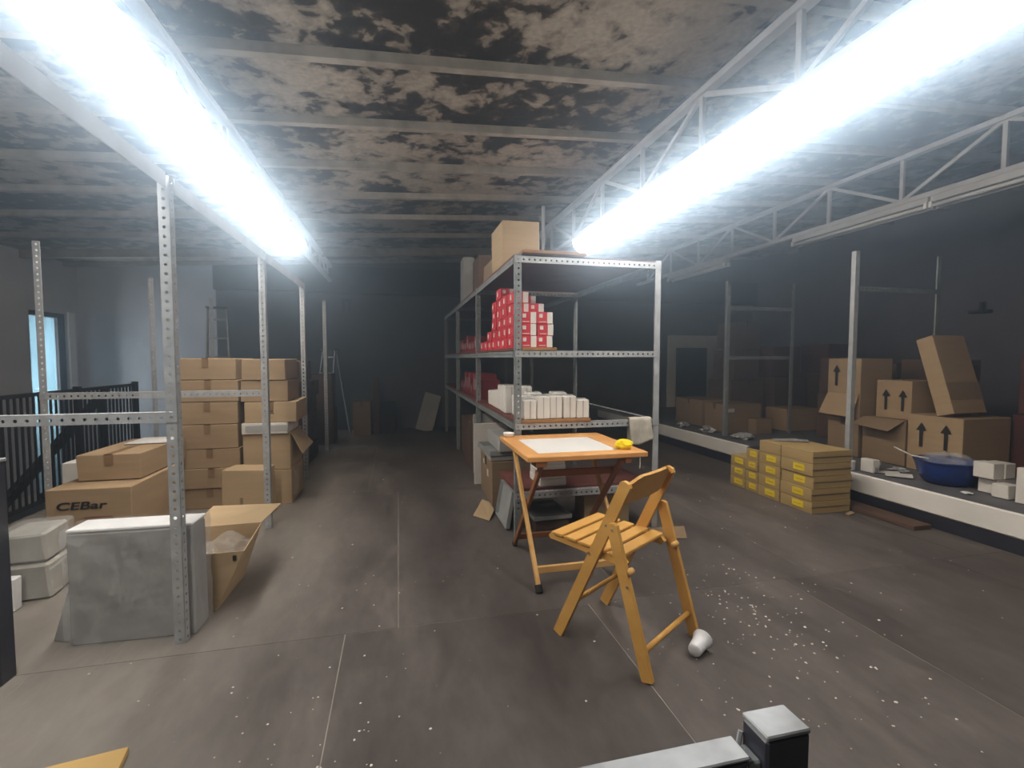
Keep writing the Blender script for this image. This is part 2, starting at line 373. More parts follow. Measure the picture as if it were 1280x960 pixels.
# ceiling panels and purlins
ceil = MB().add([(XL - .1, YF - .1, cz(XL - .1) + .06), (XR + .1, YF - .1, cz(XR + .1) + .06), (XR + .1, YB + .1, cz(XR + .1) + .06), (XL - .1, YB + .1, cz(XL - .1) + .06)], [(0, 3, 2, 1)])
ceiling = struct('ceiling', ceil, M_CEIL)
PUR = [-1.0, -.22, .56, 1.34, 2.12, 2.9, 3.68, 4.46, 5.24, 6.02, 6.9, 7.85, 8.7]
TX = [-1.12, 1.98, 4.7]
edges = [XL, -1.12, 1.98, 4.7, XR]
ys = [YF] + PUR + [YB]
for a, b in zip(edges, edges[1:]):
    for c, e in zip(ys, ys[1:]):
        dz = random.uniform(-.006, .004); g = .004
        MB().add([(a + g, c + g, cz(a) + dz), (b - g, c + g, cz(b) + dz), (b - g, e - g, cz(b) + dz), (a + g, e - g, cz(a) + dz),
                  (a + g, c + g, cz(a) + .05), (b - g, c + g, cz(b) + .05), (b - g, e - g, cz(b) + .05), (a + g, e - g, cz(a) + .05)],
                 [(0, 3, 2, 1), (4, 5, 6, 7), (0, 1, 5, 4), (1, 2, 6, 5), (2, 3, 7, 6), (3, 0, 4, 7)]).build('ceiling_panel', M_CEIL, ceiling)
for y in PUR:
    w = .028 if y != 7.85 else .035
    for a, b in zip(edges, edges[1:]):
        h = .06 if y != 7.85 else .11
        MB().add([(x, yy, cz(x) - zz) for x in (a, b) for yy in (y - w, y + w) for zz in (h, 0)],
                 [(0, 2, 3, 1), (4, 5, 7, 6), (0, 4, 6, 2), (0, 1, 5, 4), (2, 6, 7, 3)]).build('purlin', M_CREAM, ceiling)
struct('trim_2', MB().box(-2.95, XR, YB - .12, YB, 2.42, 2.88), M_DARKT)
# raised platform along the right side
LZ, LX = .27, 3.93
struct('floor_platform', MB().box(LX, XR, YF, YB, -.1, LZ - .004, .012), M_LEDGE)
struct('trim_3', MB().box(LX - .022, LX + .005, YF, YB, .105, LZ + .002, .01), M_WHITE, 'white painted front edge of the raised platform')
struct('baseboard_right', MB().box(LX - .015, LX + .003, YF, YB, 0, .104), M_DARKB)

# ------------------------------------------------------------------ roof trusses and lights
def truss(x, zb, zt, label, y0=-1.2, y1=8.9):
    r = empty('roof_truss', (x, 0, zb), label, 'truss')
    H = zt - zb
    for nm, z in (('bottom_chord', .02), ('top_chord', H - .02)):
        MB().box(-.035, .035, y0, y1, z - .022, z + .022, .003).build(nm, M_TRUSS, r)
    k = 0; y = 2.89 - .8 * 5
    while y < y1:
        if y > y0: MB().box(-.014, .014, y - .017, y + .017, .03, H - .03).build('vertical', M_TRUSS, r)
        if k % 2 == 0:
            up, dn = y, y
        # nodes alternate: odd index sits under the top chord
        ya, yb = y, y + .8
        if ya > y0 and yb < y1:
            if k % 2 == 0: MB().bar((0, ya, .03), (0, yb, H - .03), .024, .03).build('diagonal', M_TRUSS, r)
            else: MB().bar((0, ya, H - .03), (0, yb, .03), .024, .03).build('diagonal', M_TRUSS, r)
        y += .8; k += 1
    return r
truss(TX[0], 2.60, cz(TX[0]) - .058, 'white steel lattice truss above the tall empty rack')
truss(TX[1], 2.62, cz(TX[1]) - .058, 'white steel lattice truss above the table and red boxes')
truss(TX[2], 2.74, cz(TX[2]) - .058, 'white steel lattice truss carrying unlit lamps above the platform')

def lit_lamp(x, y0, y1, z, label, group):
    r = empty('fluorescent_light', (x, y0, z), label, 'light', group=group); L = y1 - y0
    MB().box(-.075, .075, .0, L, .03, .075, .008).build('housing', M_WHITE, r)
    n = 14; hw, hh = .155, .16  # diffuser made oversized so its glowing body takes in the lamp's glare
    prof = [(hw * math.cos(PI + PI * i / n), hh * math.sin(PI + PI * i / n) * .9 + .035) for i in range(n + 1)]
    mb = MB(); N = n + 1
    g = .0
    vs = [(u, yy, w) for yy in (g, L - g) for u, w in prof]
    mb.add(vs, [(i, i + 1, N + i + 1, N + i) for i in range(n)])
    mb.build('diffuser', M_LAMP, r, smooth=False)
    for yy in (.001, L - .007):
        MB().add([(u * .985, q, w * .985) for q in (yy, yy + .006) for u, w in prof], [tuple(range(N))[::-1], tuple(range(N, 2 * N)), (0, N, 2 * N - 1, n)] + [(i, N + i, N + i + 1, i + 1) for i in range(n)]).build('end_cap', M_WHITE, r)
    MB().box(-hw + .002, hw - .002, .003, L - .003, .0352, .0385).build('reflector', M_WHITE, r)
    for yy in (.25, L - .25): MB().box(-.008, .008, yy - .008, yy + .008, .07, 2.63 - z).build('hanger', M_TRUSS, r)
for k in range(-1, 3):
    lit_lamp(TX[0], 1.15 + 1.5 * k, 2.647 + 1.5 * k, 2.50, 'glowing fluorescent light hung over the empty steel rack', 'lit lamps over the empty rack')
for k in range(3):
    lit_lamp(TX[1], .40 + 1.5 * k, 1.897 + 1.5 * k, 2.50, 'glowing fluorescent light hung over the chair and table', 'lit lamps over the table')
def dead_lamp(x, y0, y1, z, label):
    r = empty('unlit_light', (x, y0, z), label, 'light'); L = y1 - y0
    MB().box(-.05, .05, 0, L, .03, .09, .006).build('housing', M_TRUSS, r)
    for sx in (-.045, .045):
        MB().tube((sx, .03, 0), (sx, L - .03, 0), .017, n=10).build('tube', M_TUBE, r, smooth=True)
        for yy in (.012, L - .012): MB().box(sx - .02, sx + .02, yy - .012, yy + .012, -.02, .035).build('lamp_holder', M_WHITE, r)
dead_lamp(TX[2], 3.42, 4.95, 2.645, 'unlit twin tube lamp whose end shows above the arrow cartons')
dead_lamp(TX[2], 1.85, 3.40, 2.645, 'unlit twin tube lamp above the leaning carton and basin')
dead_lamp(TX[2], 6.20, 7.70, 2.645, 'unlit twin tube lamp deepest along the platform truss')
tag(MB().tube((1.62, 5.3, 2.02), (1.62, 5.3, 3.0), .02).box(1.57, 1.67, 5.25, 5.35, 2.02, 2.03).build('hanger_rod', M_TRUSS), 'white steel rod rising from rack top to ceiling', 'rod')

# ------------------------------------------------------------------ steel racks
# empty rack on the left
LR = empty('slotted_angle_rack', (-1.0, 2.39, 0), 'tall empty slotted steel rack straddling the grey wrapped block', 'rack')
def lrp(x, y, h=2.05, rz=0): post(LR, x + 1.0, y - 2.39, 0, h, M_GALV, rz)
FX, BX = -.99, -2.36
for y in (2.375, 3.88, 5.40, 6.95):
    lrp(FX + .045, y, 2.06, R(90)); lrp(BX, y, 2.06)
lrp(FX + .045, .88, 2.06, R(90)); lrp(BX, .88, 2.06)
for y in (.88, 2.375, 3.88): beam_x(LR, BX + 1.0, FX + .045 + 1.0, y - 2.39 - .004, 1.045, M_GALV, -1)
for y in (.88, 2.42, 3.925):
    MB().box(FX + 1.0 - .012, FX + 1.0 + .05, y - 2.39, y - 2.39 + 1.455, 2.056, 2.060).box(FX + 1.0 + .046, FX + 1.0 + .05, y - 2.39, y - 2.39 + 1.455, 1.995, 2.056).build('beam', M_TRUSS, LR)
# shelving in the middle
RX0, RX1 = .79, 1.90
RY = [3.24, 4.94, 6.70, 8.40]
RR = empty('steel_shelving', (RX0, RY[0], 0), 'long steel shelving unit holding red boxes and white packs', 'shelving')
for i, y in enumerate(RY):
    m = M_GALV if i == 0 else M_GALVD
    post(RR, 0, y - RY[0], 0, 2.0, m if i else M_GALVD); (plain_post if i == 0 else post)(RR, RX1 - RX0, y - RY[0], 0, 2.0, m, R(90))
    for z in (1.985, 1.335, .825, .33):
        if i and z < .5: continue
        beam_x(RR, .0, RX1 - RX0, y - RY[0] - .004, z, m, -1)
for i in range(3):
    for z in (1.985, 1.335, .825):
        for xx, sd in ((-.003, 1), (RX1 - RX0 + .003, -1)):
            beam_y(RR, xx, RY[i] - RY[0] + .05, RY[i + 1] - RY[0], z - .002, M_GALVD, sd)
for i in range(3):
    ya, yb = RY[i] - RY[0] + .02, RY[i + 1] - RY[0] - .03
    for z, xe in ((1.985, RX1 - RX0 - .01), (1.335, .30), (.825, .56)):
        MB().box(.004, xe, ya + .03, yb, z + .001, z + .02).build('shelf_board', M_SHELF, RR)
        if i == 0 and z < 1.9: MB().box(.047, xe, -.012, ya + .029, z + .001, z + .022, .002).build('shelf_board_end', M_SHELFE, RR)
MB().box(.005, RX1 - RX0 - .06, .04, .60, .331, .349).build('shelf_board', M_SHELF, RR)
for a, b, dy in ((.05, .27, 0), (.272, .52, .006)):
    MB().box(a, b, -.02 + dy, .30 + dy, 2.006, 2.026, .002).build('top_board', M_SHELFE, RR)
# platform rack posts
PR = empty('platform_rack', (4.12, 3.63, LZ), 'bare slotted steel rack standing on the raised platform', 'rack')
for x, y in ((0, 0), (1.03, 0), (0, 1.77), (1.03, 1.77)):
    plain_post(PR, x, y, 0, 2.0, M_GALVD if x or y else M_GALV, 0 if x == 0 else R(90))
beam_x(PR, .0, 1.03, 1.766, 1.04, M_GALVD); beam_x(PR, .03, 1.03, 0, 1.68, M_GALVD); beam_x(PR, 0, 1.03, 1.766, 1.68, M_GALVD)

# ------------------------------------------------------------------ table
T = empty('folding_table', (1.02, 2.82, 0), 'orange wooden folding table with a white inset top', 'table')
def tb(name, x0, x1, y0, y1, z0, z1, m, b=.004): return MB().box(x0 - 1.02, x1 - 1.02, y0 - 2.82, y1 - 2.82, z0, z1, b).build(name, m, T)
tx0, tx1, ty0, ty1, tz = .668, 1.378, 2.455, 3.185, .75
tb('top_rail', tx0, tx1, ty0, ty0 + .10, tz - .030, tz, M_WOODT); tb('top_rail', tx0, tx1, ty1 - .15, ty1, tz - .030, tz, M_WOODT)
tb('top_rail', tx0, tx0 + .092, ty0 + .101, ty1 - .151, tz - .030, tz, M_WOODT); tb('top_rail', tx1 - .135, tx1, ty0 + .101, ty1 - .151, tz - .030, tz, M_WOODT)
tb('inset_panel', tx0 + .092, tx1 - .135, ty0 + .1, ty1 - .15, tz - .022, tz - .003, M_PANEL, 0)['label'] = 'white laminate panel'
for i, x in enumerate((.735, 1.262)):
    x -= 1.02
    s = 1 if i == 0 else -1
    a = MB().bar((x, 2.475 - 2.82, .03), (x, 3.06 - 2.82, .715), .022, .036, .003, (0, 1, 0)).build('leg', M_WOODL, T)
    MB().tube((x, 2.455 - 2.82, .0), (x, 2.478 - 2.82, .034), .021, n=10).build('foot_cap', M_RUB, a)
    b = MB().bar((x + .026 * s, 3.135 - 2.82, .012), (x + .026 * s, 2.49 - 2.82, .715), .022, .036, .003, (0, 1, 0)).build('leg', M_WOODB, T)
    MB().box(x + .026 * s - .014, x + .026 * s + .014, 3.115 - 2.82, 3.155 - 2.82, 0, .03, .003).build('foot_cap', M_RUB, b)
    MB().tube((x - .016, 2.80 - 2.82, .405), (x + .042 * s, 2.80 - 2.82, .405), .006, n=8).build('pivot_bolt', M_CHROME, T)
    MB().box(x - .018, x + .045 if s > 0 else x + .018, 2.465 - 2.82, 2.56 - 2.82, .69, .722).build('leg_bracket', M_WOODB, T)
lx0, lx1 = .735 - 1.02, 1.262 - 1.02
MB().box(lx0, lx1, 2.52 - 2.82, 2.54 - 2.82, .075, .115, .003).build('stretcher', M_WOODL, T)
MB().box(lx0 + .02, lx1 - .02, 3.055 - 2.82, 3.075 - 2.82, .07, .105, .003).build('stretcher', M_WOODB, T)
MB().box(lx0 + .02, lx1 - .02, 2.60 - 2.82, 2.62 - 2.82, .60, .64, .003).build('stretcher', M_WOODB, T)
MB().box(lx0, lx1, 3.00 - 2.82, 3.02 - 2.82, .645, .69, .003).build('stretcher', M_WOODB, T)
MB().bar((1.33 - 1.02, 2.46 - 2.82, .72), (1.33 - 1.02, 2.462 - 2.82, .655), .004, .004).build('dangling_string', M_PAPER, T)

# ------------------------------------------------------------------ chair  (local: +y forward, x width)
fdir = Vector((-.54, .84)); ang = math.atan2(fdir.y, fdir.x) - PI / 2
Cc = empty('folding_chair', (.9975, 1.98, 0), 'honey coloured wooden folding chair with slatted seat', 'chair', ang)
def prism(parent, name, pts, x0, x1, m):   # pts in (y,z), extruded in x
    n = len(pts)
    return MB().add([(x0, *p) for p in pts] + [(x1, *p) for p in pts], [tuple(range(n))[::-1], tuple(range(n, 2 * n))] + [(i, (i + 1) % n, n + (i + 1) % n, n + i) for i in range(n)]).build(name, m, parent)
def limb(name, p, q, w, x0, x1, m):
    p = Vector(p); q = Vector(q); d = (q - p).normalized(); nn = Vector((-d.y, d.x)) * (w / 2)
    e = d * .012
    pts = [p + nn, p - nn, q - nn - e, q - nn * .5, q + nn * .5, q + nn - e]
    return prism(Cc, name, [(v.x, v.y) for v in pts], x0, x1, m)
for s in (-1, 1):
    xo = .205 * s
    lo = (min(xo, xo - .022 * s), max(xo, xo - .022 * s))
    # long leg rises from the front foot to the back rest
    lg1 = limb('leg', (.227, .005), (-.125, .775), .050, *lo, M_WOODC)
    # short rear leg
    xi = .230 * s; li = (min(xi, xi - .022 * s), max(xi, xi - .022 * s))
    lg2 = limb('leg', (-.243, .004), (-.070, .600), .046, *li, M_WOODC)
    # seat side rail
    xr = .180 * s; lr = (min(xr, xr - .022 * s), max(xr, xr - .022 * s))
    prism(Cc, 'seat_rail', [(.29, .432), (.30, .445), (.285, .462), (-.10, .446), (-.118, .43), (-.10, .412)], *lr, M_WOODC)
    for (yy, zz, x) in ((-.035, .578, .209), (.052, .437, .209), (-.078, .575, .232), (-.152, .36, .232)):
        MB().tube((x * s - .004 * s, yy, zz), (x * s + .002 * s, yy, zz), .0055, n=8).build('rivet', M_CHROME, lg1 if x < .22 else lg2)
    MB().tube((.185 * s, -.146, .412), (.222 * s, -.146, .412), .014, n=10).build('seat_stop', M_WOODL, Cc, smooth=True)
for i in range(5):
    y1 = .272 - i * .077
    z = .4625 - (.29 - y1) * .042
    MB().box(-.19, .19, -.030, .030, -.004, .011, .003).build('seat_slat', M_WOODC, Cc, loc=(0, y1 - .03, z), rot=(R(2.4), 0, 0))
def br(u, v):
    x = -.183 + .366 * u
    top = .792 - .035 * max(0, abs(u - .5) * 2 - .62) / .38
    bot = .672 + .012 * max(0, abs(u - .5) * 2 - .7)
    z = bot + (top - bot) * v
    y = -.128 + (.775 - z) * .457 - .018 * (1 - (2 * u - 1) ** 2) + .004
    return (x, y, z)
o = MB().grid(br, 14, 4).build('backrest', M_WOODC, Cc, smooth=False, thick=.014)
for p, q in (((-.195, .145, .18), (.195, .145, .18)),): MB().tube(p, q, .011, n=10).build('rung', M_WOODC, Cc, smooth=True)
MB().tube((-.218, -.213, .105), (.218, -.213, .105), .012, n=10).build('rung', M_WOODC, Cc, smooth=True)

# ------------------------------------------------------------------ things on and by the table
c = empty('plastic_cup', (1.19, 1.735, 0), 'white plastic cup lying on the floor beside the chair', 'cup', R(35))
prof = [(.0, 0), (.024, 0), (.0255, .004), (.029, .055), (.0295, .056), (.036, .085), (.038, .0855), (.038, .088), (.0345, .087), (.028, .056), (.0235, .006), (0, .005)]
cb = MB().lathe([(r * 1.12, z * 1.1) for r, z in prof], 28).build('cup_wall', M_CUP, c, smooth=True)
cb.location = (.03, -.0, .034); cb.rotation_euler = (R(0), R(84), R(0))
tag(MB().lathe([(0, 0), (.030, 0), (.038, .026), (.0385, .028), (.036, .028), (.029, .004), (0, .004)], 24, (.72, 3.14, .7505)).build('small_bowl', M_CUP, smooth=True), 'small white plastic bowl on the back corner of the table', 'bowl')
def blob(seed, rx, ry, rz, amp=.25, n=14, mth=9):
    rnd = random.Random(seed); ph = [rnd.uniform(0, 6.28) for _ in range(9)]
    vs = []
    for j in range(mth + 1):
        th = PI * j / mth
        for i in range(n):
            a = 2 * PI * i / n
            k = 1 + amp * (math.sin(3 * a + ph[0] + 2 * th) * .5 + math.sin(5 * a + ph[1]) * math.sin(4 * th + ph[2]) * .5 + math.sin(2 * a + 5 * th + ph[3]) * .35)
            z = math.cos(th) * rz * (1 + amp * .5 * math.sin(4 * a + ph[4]))
            vs.append((rx * math.sin(th) * math.cos(a) * k, ry * math.sin(th) * math.sin(a) * k, max(z, -rz * .75)))
    fs = [(j * n + i, (j + 1) * n + i, (j + 1) * n + (i + 1) % n, j * n + (i + 1) % n) for j in range(mth) for i in range(n)]
    return MB().add(vs, fs)
tag(blob(3, .054, .046, .032, .2).build('dust_cloth', M_YCL, loc=(1.285, 2.575, .774)), 'crumpled bright yellow cloth on the table corner', 'cloth')
def tw(u, v):
    x = 1.655 + .175 * u + .006 * math.sin(7 * v + 2)
    s = v * .40 - .20
    fold = .007 * math.sin(u * 15 + 1.5 * v) + .004 * math.sin(u * 31)
    if abs(s) < .025: a = s / .025 * PI / 2; return (x, 3.236 + .006 + math.sin(a) * .022, .8345 + math.cos(a) * .010)
    sg = 1 if s > 0 else -1; dd = abs(s) - .025
    return (x + .010 * math.sin(dd * 9) * u, 3.242 + sg * (.024 + abs(fold) * min(1, dd * 12)), .8345 - dd * (1 + .10 * math.sin(u * 4 + .5)))
tag(MB().grid(tw, 24, 34).build('towel', M_TOWEL, smooth=True, thick=.004), 'off white towel hung over the lower rack beam', 'towel')

# ------------------------------------------------------------------ shelving contents: red boxes, white packs, cartons
random.seed(11)
def red_box(x, y, z, w, dp, h, label, group, m=None, dim=False):
    r = empty('red_box', (x, y, z), label, 'box', random.uniform(-.02, .02), group)
    MB().box(-w / 2, w / 2, -dp / 2, dp / 2, 0, h - .001, .002).build('body', m or M_RED, r)
    if not dim:
        e = .0012
        MB().box(w * .16, w / 2 + e, -dp / 2 - e, -dp / 2 + .02, .002, h - .003).build('white_end', M_WCARD, r)
        MB().box(-w * .34, -w * .12, -dp / 2 - e, -dp / 2 + .002, h * .5, h * .82).build('print_label', M_WCARD, r)
        MB().box(-w * .34, w * .08, -dp / 2 - e, -dp / 2 + .002, h * .13, h * .19).build('print_line', M_WCARD, r)
    e = .0012
    yy = random.uniform(-.05, .03)
    MB().box(-w / 2 - e, -w / 2 + .002, yy, yy + .042, h * .3, h * .78).build('side_label', M_WCARD if not dim else M_GREYC, r)
RZ = 1.335 + .0225; bw, bd, bh = .118, .205, .083
plan = [(3.345, 3, 3), (3.555, 5, 4), (3.765, 5, 5), (3.975, 6, 5), (4.185, 5, 4), (4.395, 2, 2), (4.605, 1, 1), (4.80, 1, 0)]
for y, na, nb in plan:
    for xc, nn in ((.885, na), (1.006, nb)):
        for k in range(nn):
            red_box(xc + random.uniform(-.004, .004), y + random.uniform(-.004, .004), RZ + k * bh, bw - .002, bd - .014, bh, 'small red box with white end panel stacked on the middle shelf', 'red boxes on the middle shelf')
for k in range(10):
    y = 5.10 + .16 * k; h = random.choice((.12, .16, .2))
    red_box(.93, y, 1.3565, .2, .145, h, 'dull red box far back along the middle shelf', 'red boxes deep on the middle shelf', M_REDD, True)
for k in range(9):
    y = 5.12 + .17 * k; h = random.choice((.14, .2, .26))
    red_box(.95, y, .8465, .22, .155, h, 'dull red box far back along the lower shelf', 'red boxes deep on the lower shelf', M_REDD, True)
def pack(x, y, z, w, dp, h, rz=0):
    r = empty('white_pack', (x, y, z), 'white paper wrapped pack standing on the lower shelf', 'pack', rz, 'white packs on the lower shelf')
    MB().box(-w / 2, w / 2, -dp / 2, dp / 2, 0, h, .006, j=.003).build('body', M_WCARD, r)
    MB().box(-w / 2 - .003, w / 2 + .003, -dp * .12, dp * .12, h - .002, h + .0045).build('fold_strip', M_GREYC, r)
    MB().box(-w * .02, w * .04, -dp / 2 - .0045, -dp / 2 + .002, h * .05, h * .95).build('seam', M_GREYC, r)
WZ = .825 + .0235
for i in range(5): pack(.90 + i * .099, 3.335 + random.uniform(-.01, .01), WZ, .093, .17, random.uniform(.135, .165), random.uniform(-.05, .05))
for i in range(4): pack(.90 + i * .10, 3.53, WZ, .093, .17, random.uniform(.15, .18), random.uniform(-.05, .05))
for i, h in enumerate((.22, .215, .21, .16, .15, .14, .13)):
    pack(.862 + .004 * i, 3.70 + i * .127, WZ, .098, .108, h, random.uniform(-.06, .06))
    if i < 5: pack(.979, 3.70 + i * .127, WZ, .096, .108, h - .01, random.uniform(-.06, .06))
random.seed(5)
b = carton('large tan carton on top of the steel shelving', .82, 1.125, 3.80, 4.25, 2.006, 2.385, 1, None)
MB().box(-.06, .085, -.2305, -.226, .045, .10).build('print_label', M_CARD[2], b)
carton('low brown carton behind the large one on the shelving top', .86, 1.2, 4.45, 4.9, 2.006, 2.21, 2, 'y')
carton('white carton standing upright deep on the shelving top', .84, .98, 6.3, 6.6, 2.006, 2.60, M_GREYC, None)
carton('dark brown carton beside the upright white one on shelving top', 1.0, 1.3, 6.2, 6.7, 2.006, 2.56, 3, 'y')
carton('dull brown carton on shelving top between tall and low ones', .88, 1.18, 5.3, 5.75, 2.006, 2.42, 3, 'y')
# lower bay
b = carton('dusty brown carton on the floor under the lower shelf', .775, 1.18, 4.03, 4.60, 0, .385, 2, 'x')
for st in ((-.12, -.06, .22, .28), (.08, .13, .30, .34)): MB().box(-.206, -.20, *st).build('torn_sticker', M_WCARD, b)
def tray(label, x, y, z, rot, w=.36, dp=.46, h=.035, m=M_GALVD):
    r = empty('metal_tray', (x, y, z), label, 'tray', rot=rot)
    MB().box(-w / 2, w / 2, -dp / 2, dp / 2, 0, .003).build('tray_base', m, r)
    for a in ((-w / 2, -w / 2 + .004, -dp / 2, dp / 2), (w / 2 - .004, w / 2, -dp / 2, dp / 2), (-w / 2, w / 2, -dp / 2, -dp / 2 + .004), (-w / 2, w / 2, dp / 2 - .004, dp / 2)):
        MB().box(*a, 0, h).build('tray_rim', m, r)
    return r
M_TRAY = mat('grey_painted_sheet', (.36, .38, .39), (.27, .285, .29), .5, .1, scale=5)
carton('pale grey flat carton lying on the dusty brown carton', .77, 1.15, 4.06, 4.62, .388, .43, M_GREYC, None)
tray('shallow grey metal tray on the pale flat carton', .95, 4.30, .431, (0, 0, .05), .40, .5, .045, M_TRAY).location.z = .4335
carton('grey carton with slanting lid beneath the white packs', .83, 1.2, 3.98, 4.55, .48, .60, M_GREYC, None)
tray('grey metal tray leaning upright beside the front shelving post', .815, 3.62, .003, (0, R(-80), 0), .28, .40, .03, M_TRAY)
tray('second grey metal tray leaning behind the upright one', .90, 3.68, .003, (0, R(-76), .04), .30, .42, .03, M_TRAY)
for o in [o for o in COL.objects if o.name.startswith('metal_tray')][1:3]: o.location.z = .145
tray('flat grey metal tray under the bottom shelf', 1.10, 3.55, .08, (0, 0, .05), .30, .40, .03, M_TRAY)
carton('low dark carton under the flat grey tray', .98, 1.24, 3.37, 3.74, 0, .077, 3, None)
for k in range(4):
    carton(('lowest', 'second lowest', 'second highest', 'topmost')[k] + ' white carton in the pile on the bottom shelf', .99 + .004 * k, 1.19 - .003 * k, 3.30, 3.58, .35 + k * .052, .40 + k * .052, M_WCARD, None, j=.001, bevel=.002)
carton('plain tan carton on the floor under the bottom shelf', 1.38, 1.74, 3.36, 3.64, 0, .265, 1, 'x', rz=-.12)
def sheet(name, label, cat, pts, m, th=.004):
    mb = MB().add(pts, [tuple(range(len(pts)))]); return tag(mb.build(name, m, thick=th), label, cat)
sheet('cardboard_scrap', 'torn piece of cardboard on the floor by the shelving', 'cardboard', [(.575, 3.80, .006), (.68, 3.65, .006), (.755, 3.83, .03), (.745, 3.99, .05), (.70, 4.10, .045)], M_CARD[1])
sheet('flattened_carton', 'flattened brown carton on the floor by the rack post', 'cardboard', [(1.70, 3.03, .004), (1.98, 2.97, .004), (2.10, 3.19, .006), (1.80, 3.22, .006)], M_CARD[2])
for k, (x, y, h, m, nm) in enumerate(((.74, 4.78, .62, M_WCARD, 'white panel board standing against the grey ones'), (.80, 4.98, .70, M_GREYC, 'grey panel board standing beside the white one'), (.80, 5.25, .66, M_GREYC, 'grey panel board standing furthest under the shelving'))):
    tag(MB().box(x, x + .34, y, y + .03, 0, h, .003).build('panel_board', m), nm, 'board')
carton('dark carton on the floor below the deep red boxes', .80, 1.3, 5.4, 6.0, 0, .55, 3, 'x')
carton('dark carton on the floor furthest under the shelving', .845, 1.3, 6.08, 6.64, 0, .5, 3, 'x')

# ------------------------------------------------------------------ left hand stacks
random.seed(21)
cb = carton('brown carton printed with a black brand name', -2.16, -1.69, 3.55, 4.22, 0, .455, 0, None)
fc = bpy.data.curves.new('t', 'FONT'); fc.body = 'CEBar'; fc.size = .075; fc.align_x = 'CENTER'; fc.extrude = .0005; fc.offset = .0016; fc.shear = .15
fo = bpy.data.objects.new('t', fc); COL.objects.link(fo)
dg = bpy.context.evaluated_depsgraph_get(); tme = bpy.data.meshes.new_from_object(fo.evaluated_get(dg)); bpy.data.objects.remove(fo)
tme.materials.clear(); tme.materials.append(M_INK); tme.name = 'brand_print'
to = link('brand_print', tme, cb, (-.045, -.341, .325), (PI / 2, 0, 0)); to.scale = (1.4, .9, 1)
MB().box(-.03, .13, -.341, -.336, .262, .272).build('print_line', M_REDINK, cb)
carton('brown carton lying on top of the one with the brand name', -2.09, -1.72, 3.74, 4.44, .460, .635, 0, 'y')
sheet('white_card', 'white card lying on the stacked cartons behind the rack', 'card', [(-2.0, 4.12, .642), (-1.73, 4.12, .642), (-1.73, 4.42, .642), (-2.0, 4.42, .642)], M_PAPER)
carton('small white carton behind the brand name carton', -2.36, -2.19, 4.05, 4.40, 0, .53, M_WCARD, None)
carton('low brown carton on the floor left of the tall stack', -2.18, -1.86, 4.5, 4.95, 0, .55, 2, 'y')
lev = [0, .178, .35, .515, .723, .915, 1.10, 1.285]
ordn = ['lowest', 'second', 'third', 'fourth', 'fifth', 'sixth', 'top']
for k in range(7):
    dx = random.uniform(-.02, .02)
    carton('%s carton of the seven-high brown stack behind the empty rack' % ordn[k], -1.79 + dx, -1.335 + dx * .5, 4.5 + random.uniform(0, .025), 5.0, lev[k], lev[k + 1] - .003, (0, 0, 0, 0, 0, 0, 0)[k], 'y', 'cartons of the seven-high stack', tapem=M_TAPE)
lv2 = [(0, .305, -1.30, -.925, 1, 'lowest carton of the mixed stack beside the aisle'), (.308, .625, -1.31, -.93, 1, 'carton with drooping side flap in the aisle stack'), (.727, .905, -1.285, -.875, 1, 'wide pale carton above the white box in the aisle stack'), (.908, 1.09, -1.315, -.945, 0, 'carton second from the top of the aisle stack'), (1.093, 1.275, -1.30, -.955, 0, 'top carton of the stack beside the aisle')]
for z0, z1, x0, x1, sh, lb in lv2:
    q = carton(lb, x0, x1, 4.5 + random.uniform(0, .02), 5.02, z0, z1, sh, 'y', tapem=M_TAPE)
    if 'drooping' in lb:
        MB().add([(.19, -.20, .31), (.19, .16, .31), (.315, .12, .17), (.285, -.24, .13)], [(0, 1, 2, 3)]).build('flap', M_CARD[1], q, thick=.004)
    if 'lowest' in lb:
        def pf(u, v): return (.193 + .02 * abs(math.sin(9 * v + 4 * u)), -.24 + .2 * u + .03 * math.sin(6 * v), .29 - .26 * v + .01 * math.sin(7 * u))
        MB().grid(pf, 8, 10).build('plastic_film', M_FILM, q)
    if 'wide pale' in lb:
        MB().box(-.06, .02, -.262, -.256, .09, .10).box(-.07, .03, -.262, -.256, .075, .081).build('print_line', M_INK, q)
b = carton('thin white box between the brown cartons of the aisle stack', -1.31, -.945, 4.49, 4.95, .628, .724, M_WCARD, None)
MB().box(-.15, .18, -.236, -.23, .02, .075).build('grey_side', M_GREYC, b)
b = carton('tan carton standing on the floor before the aisle stack', -1.365, -1.035, 4.17, 4.38, 0, .392, 1, None, rz=-.2)
MB().box(-.02, .0, -.110, -.105, .08, .17).build('print_mark', M_CARD[2], b)
for s, (y0, y1, xs, n, nm) in enumerate(((5.12, 5.6, -1.03, 6, 'beside the aisle behind the third post'), (5.68, 6.25, -1.04, 6, 'midway down the dark aisle'), (6.33, 6.85, -1.05, 5, 'just before the deepest rack post'))):
    z = 0
    for k in range(n):
        h = random.uniform(.18, .235)
        carton('%s dim carton in the stack %s' % (('lowest', 'second', 'third', 'fourth', 'fifth', 'sixth')[k], nm), xs - .46 + random.uniform(-.02, .02), xs + random.uniform(-.03, .01), y0, y1, z, z + h, 2 if s == 0 else 3, 'x'); z += h + .003
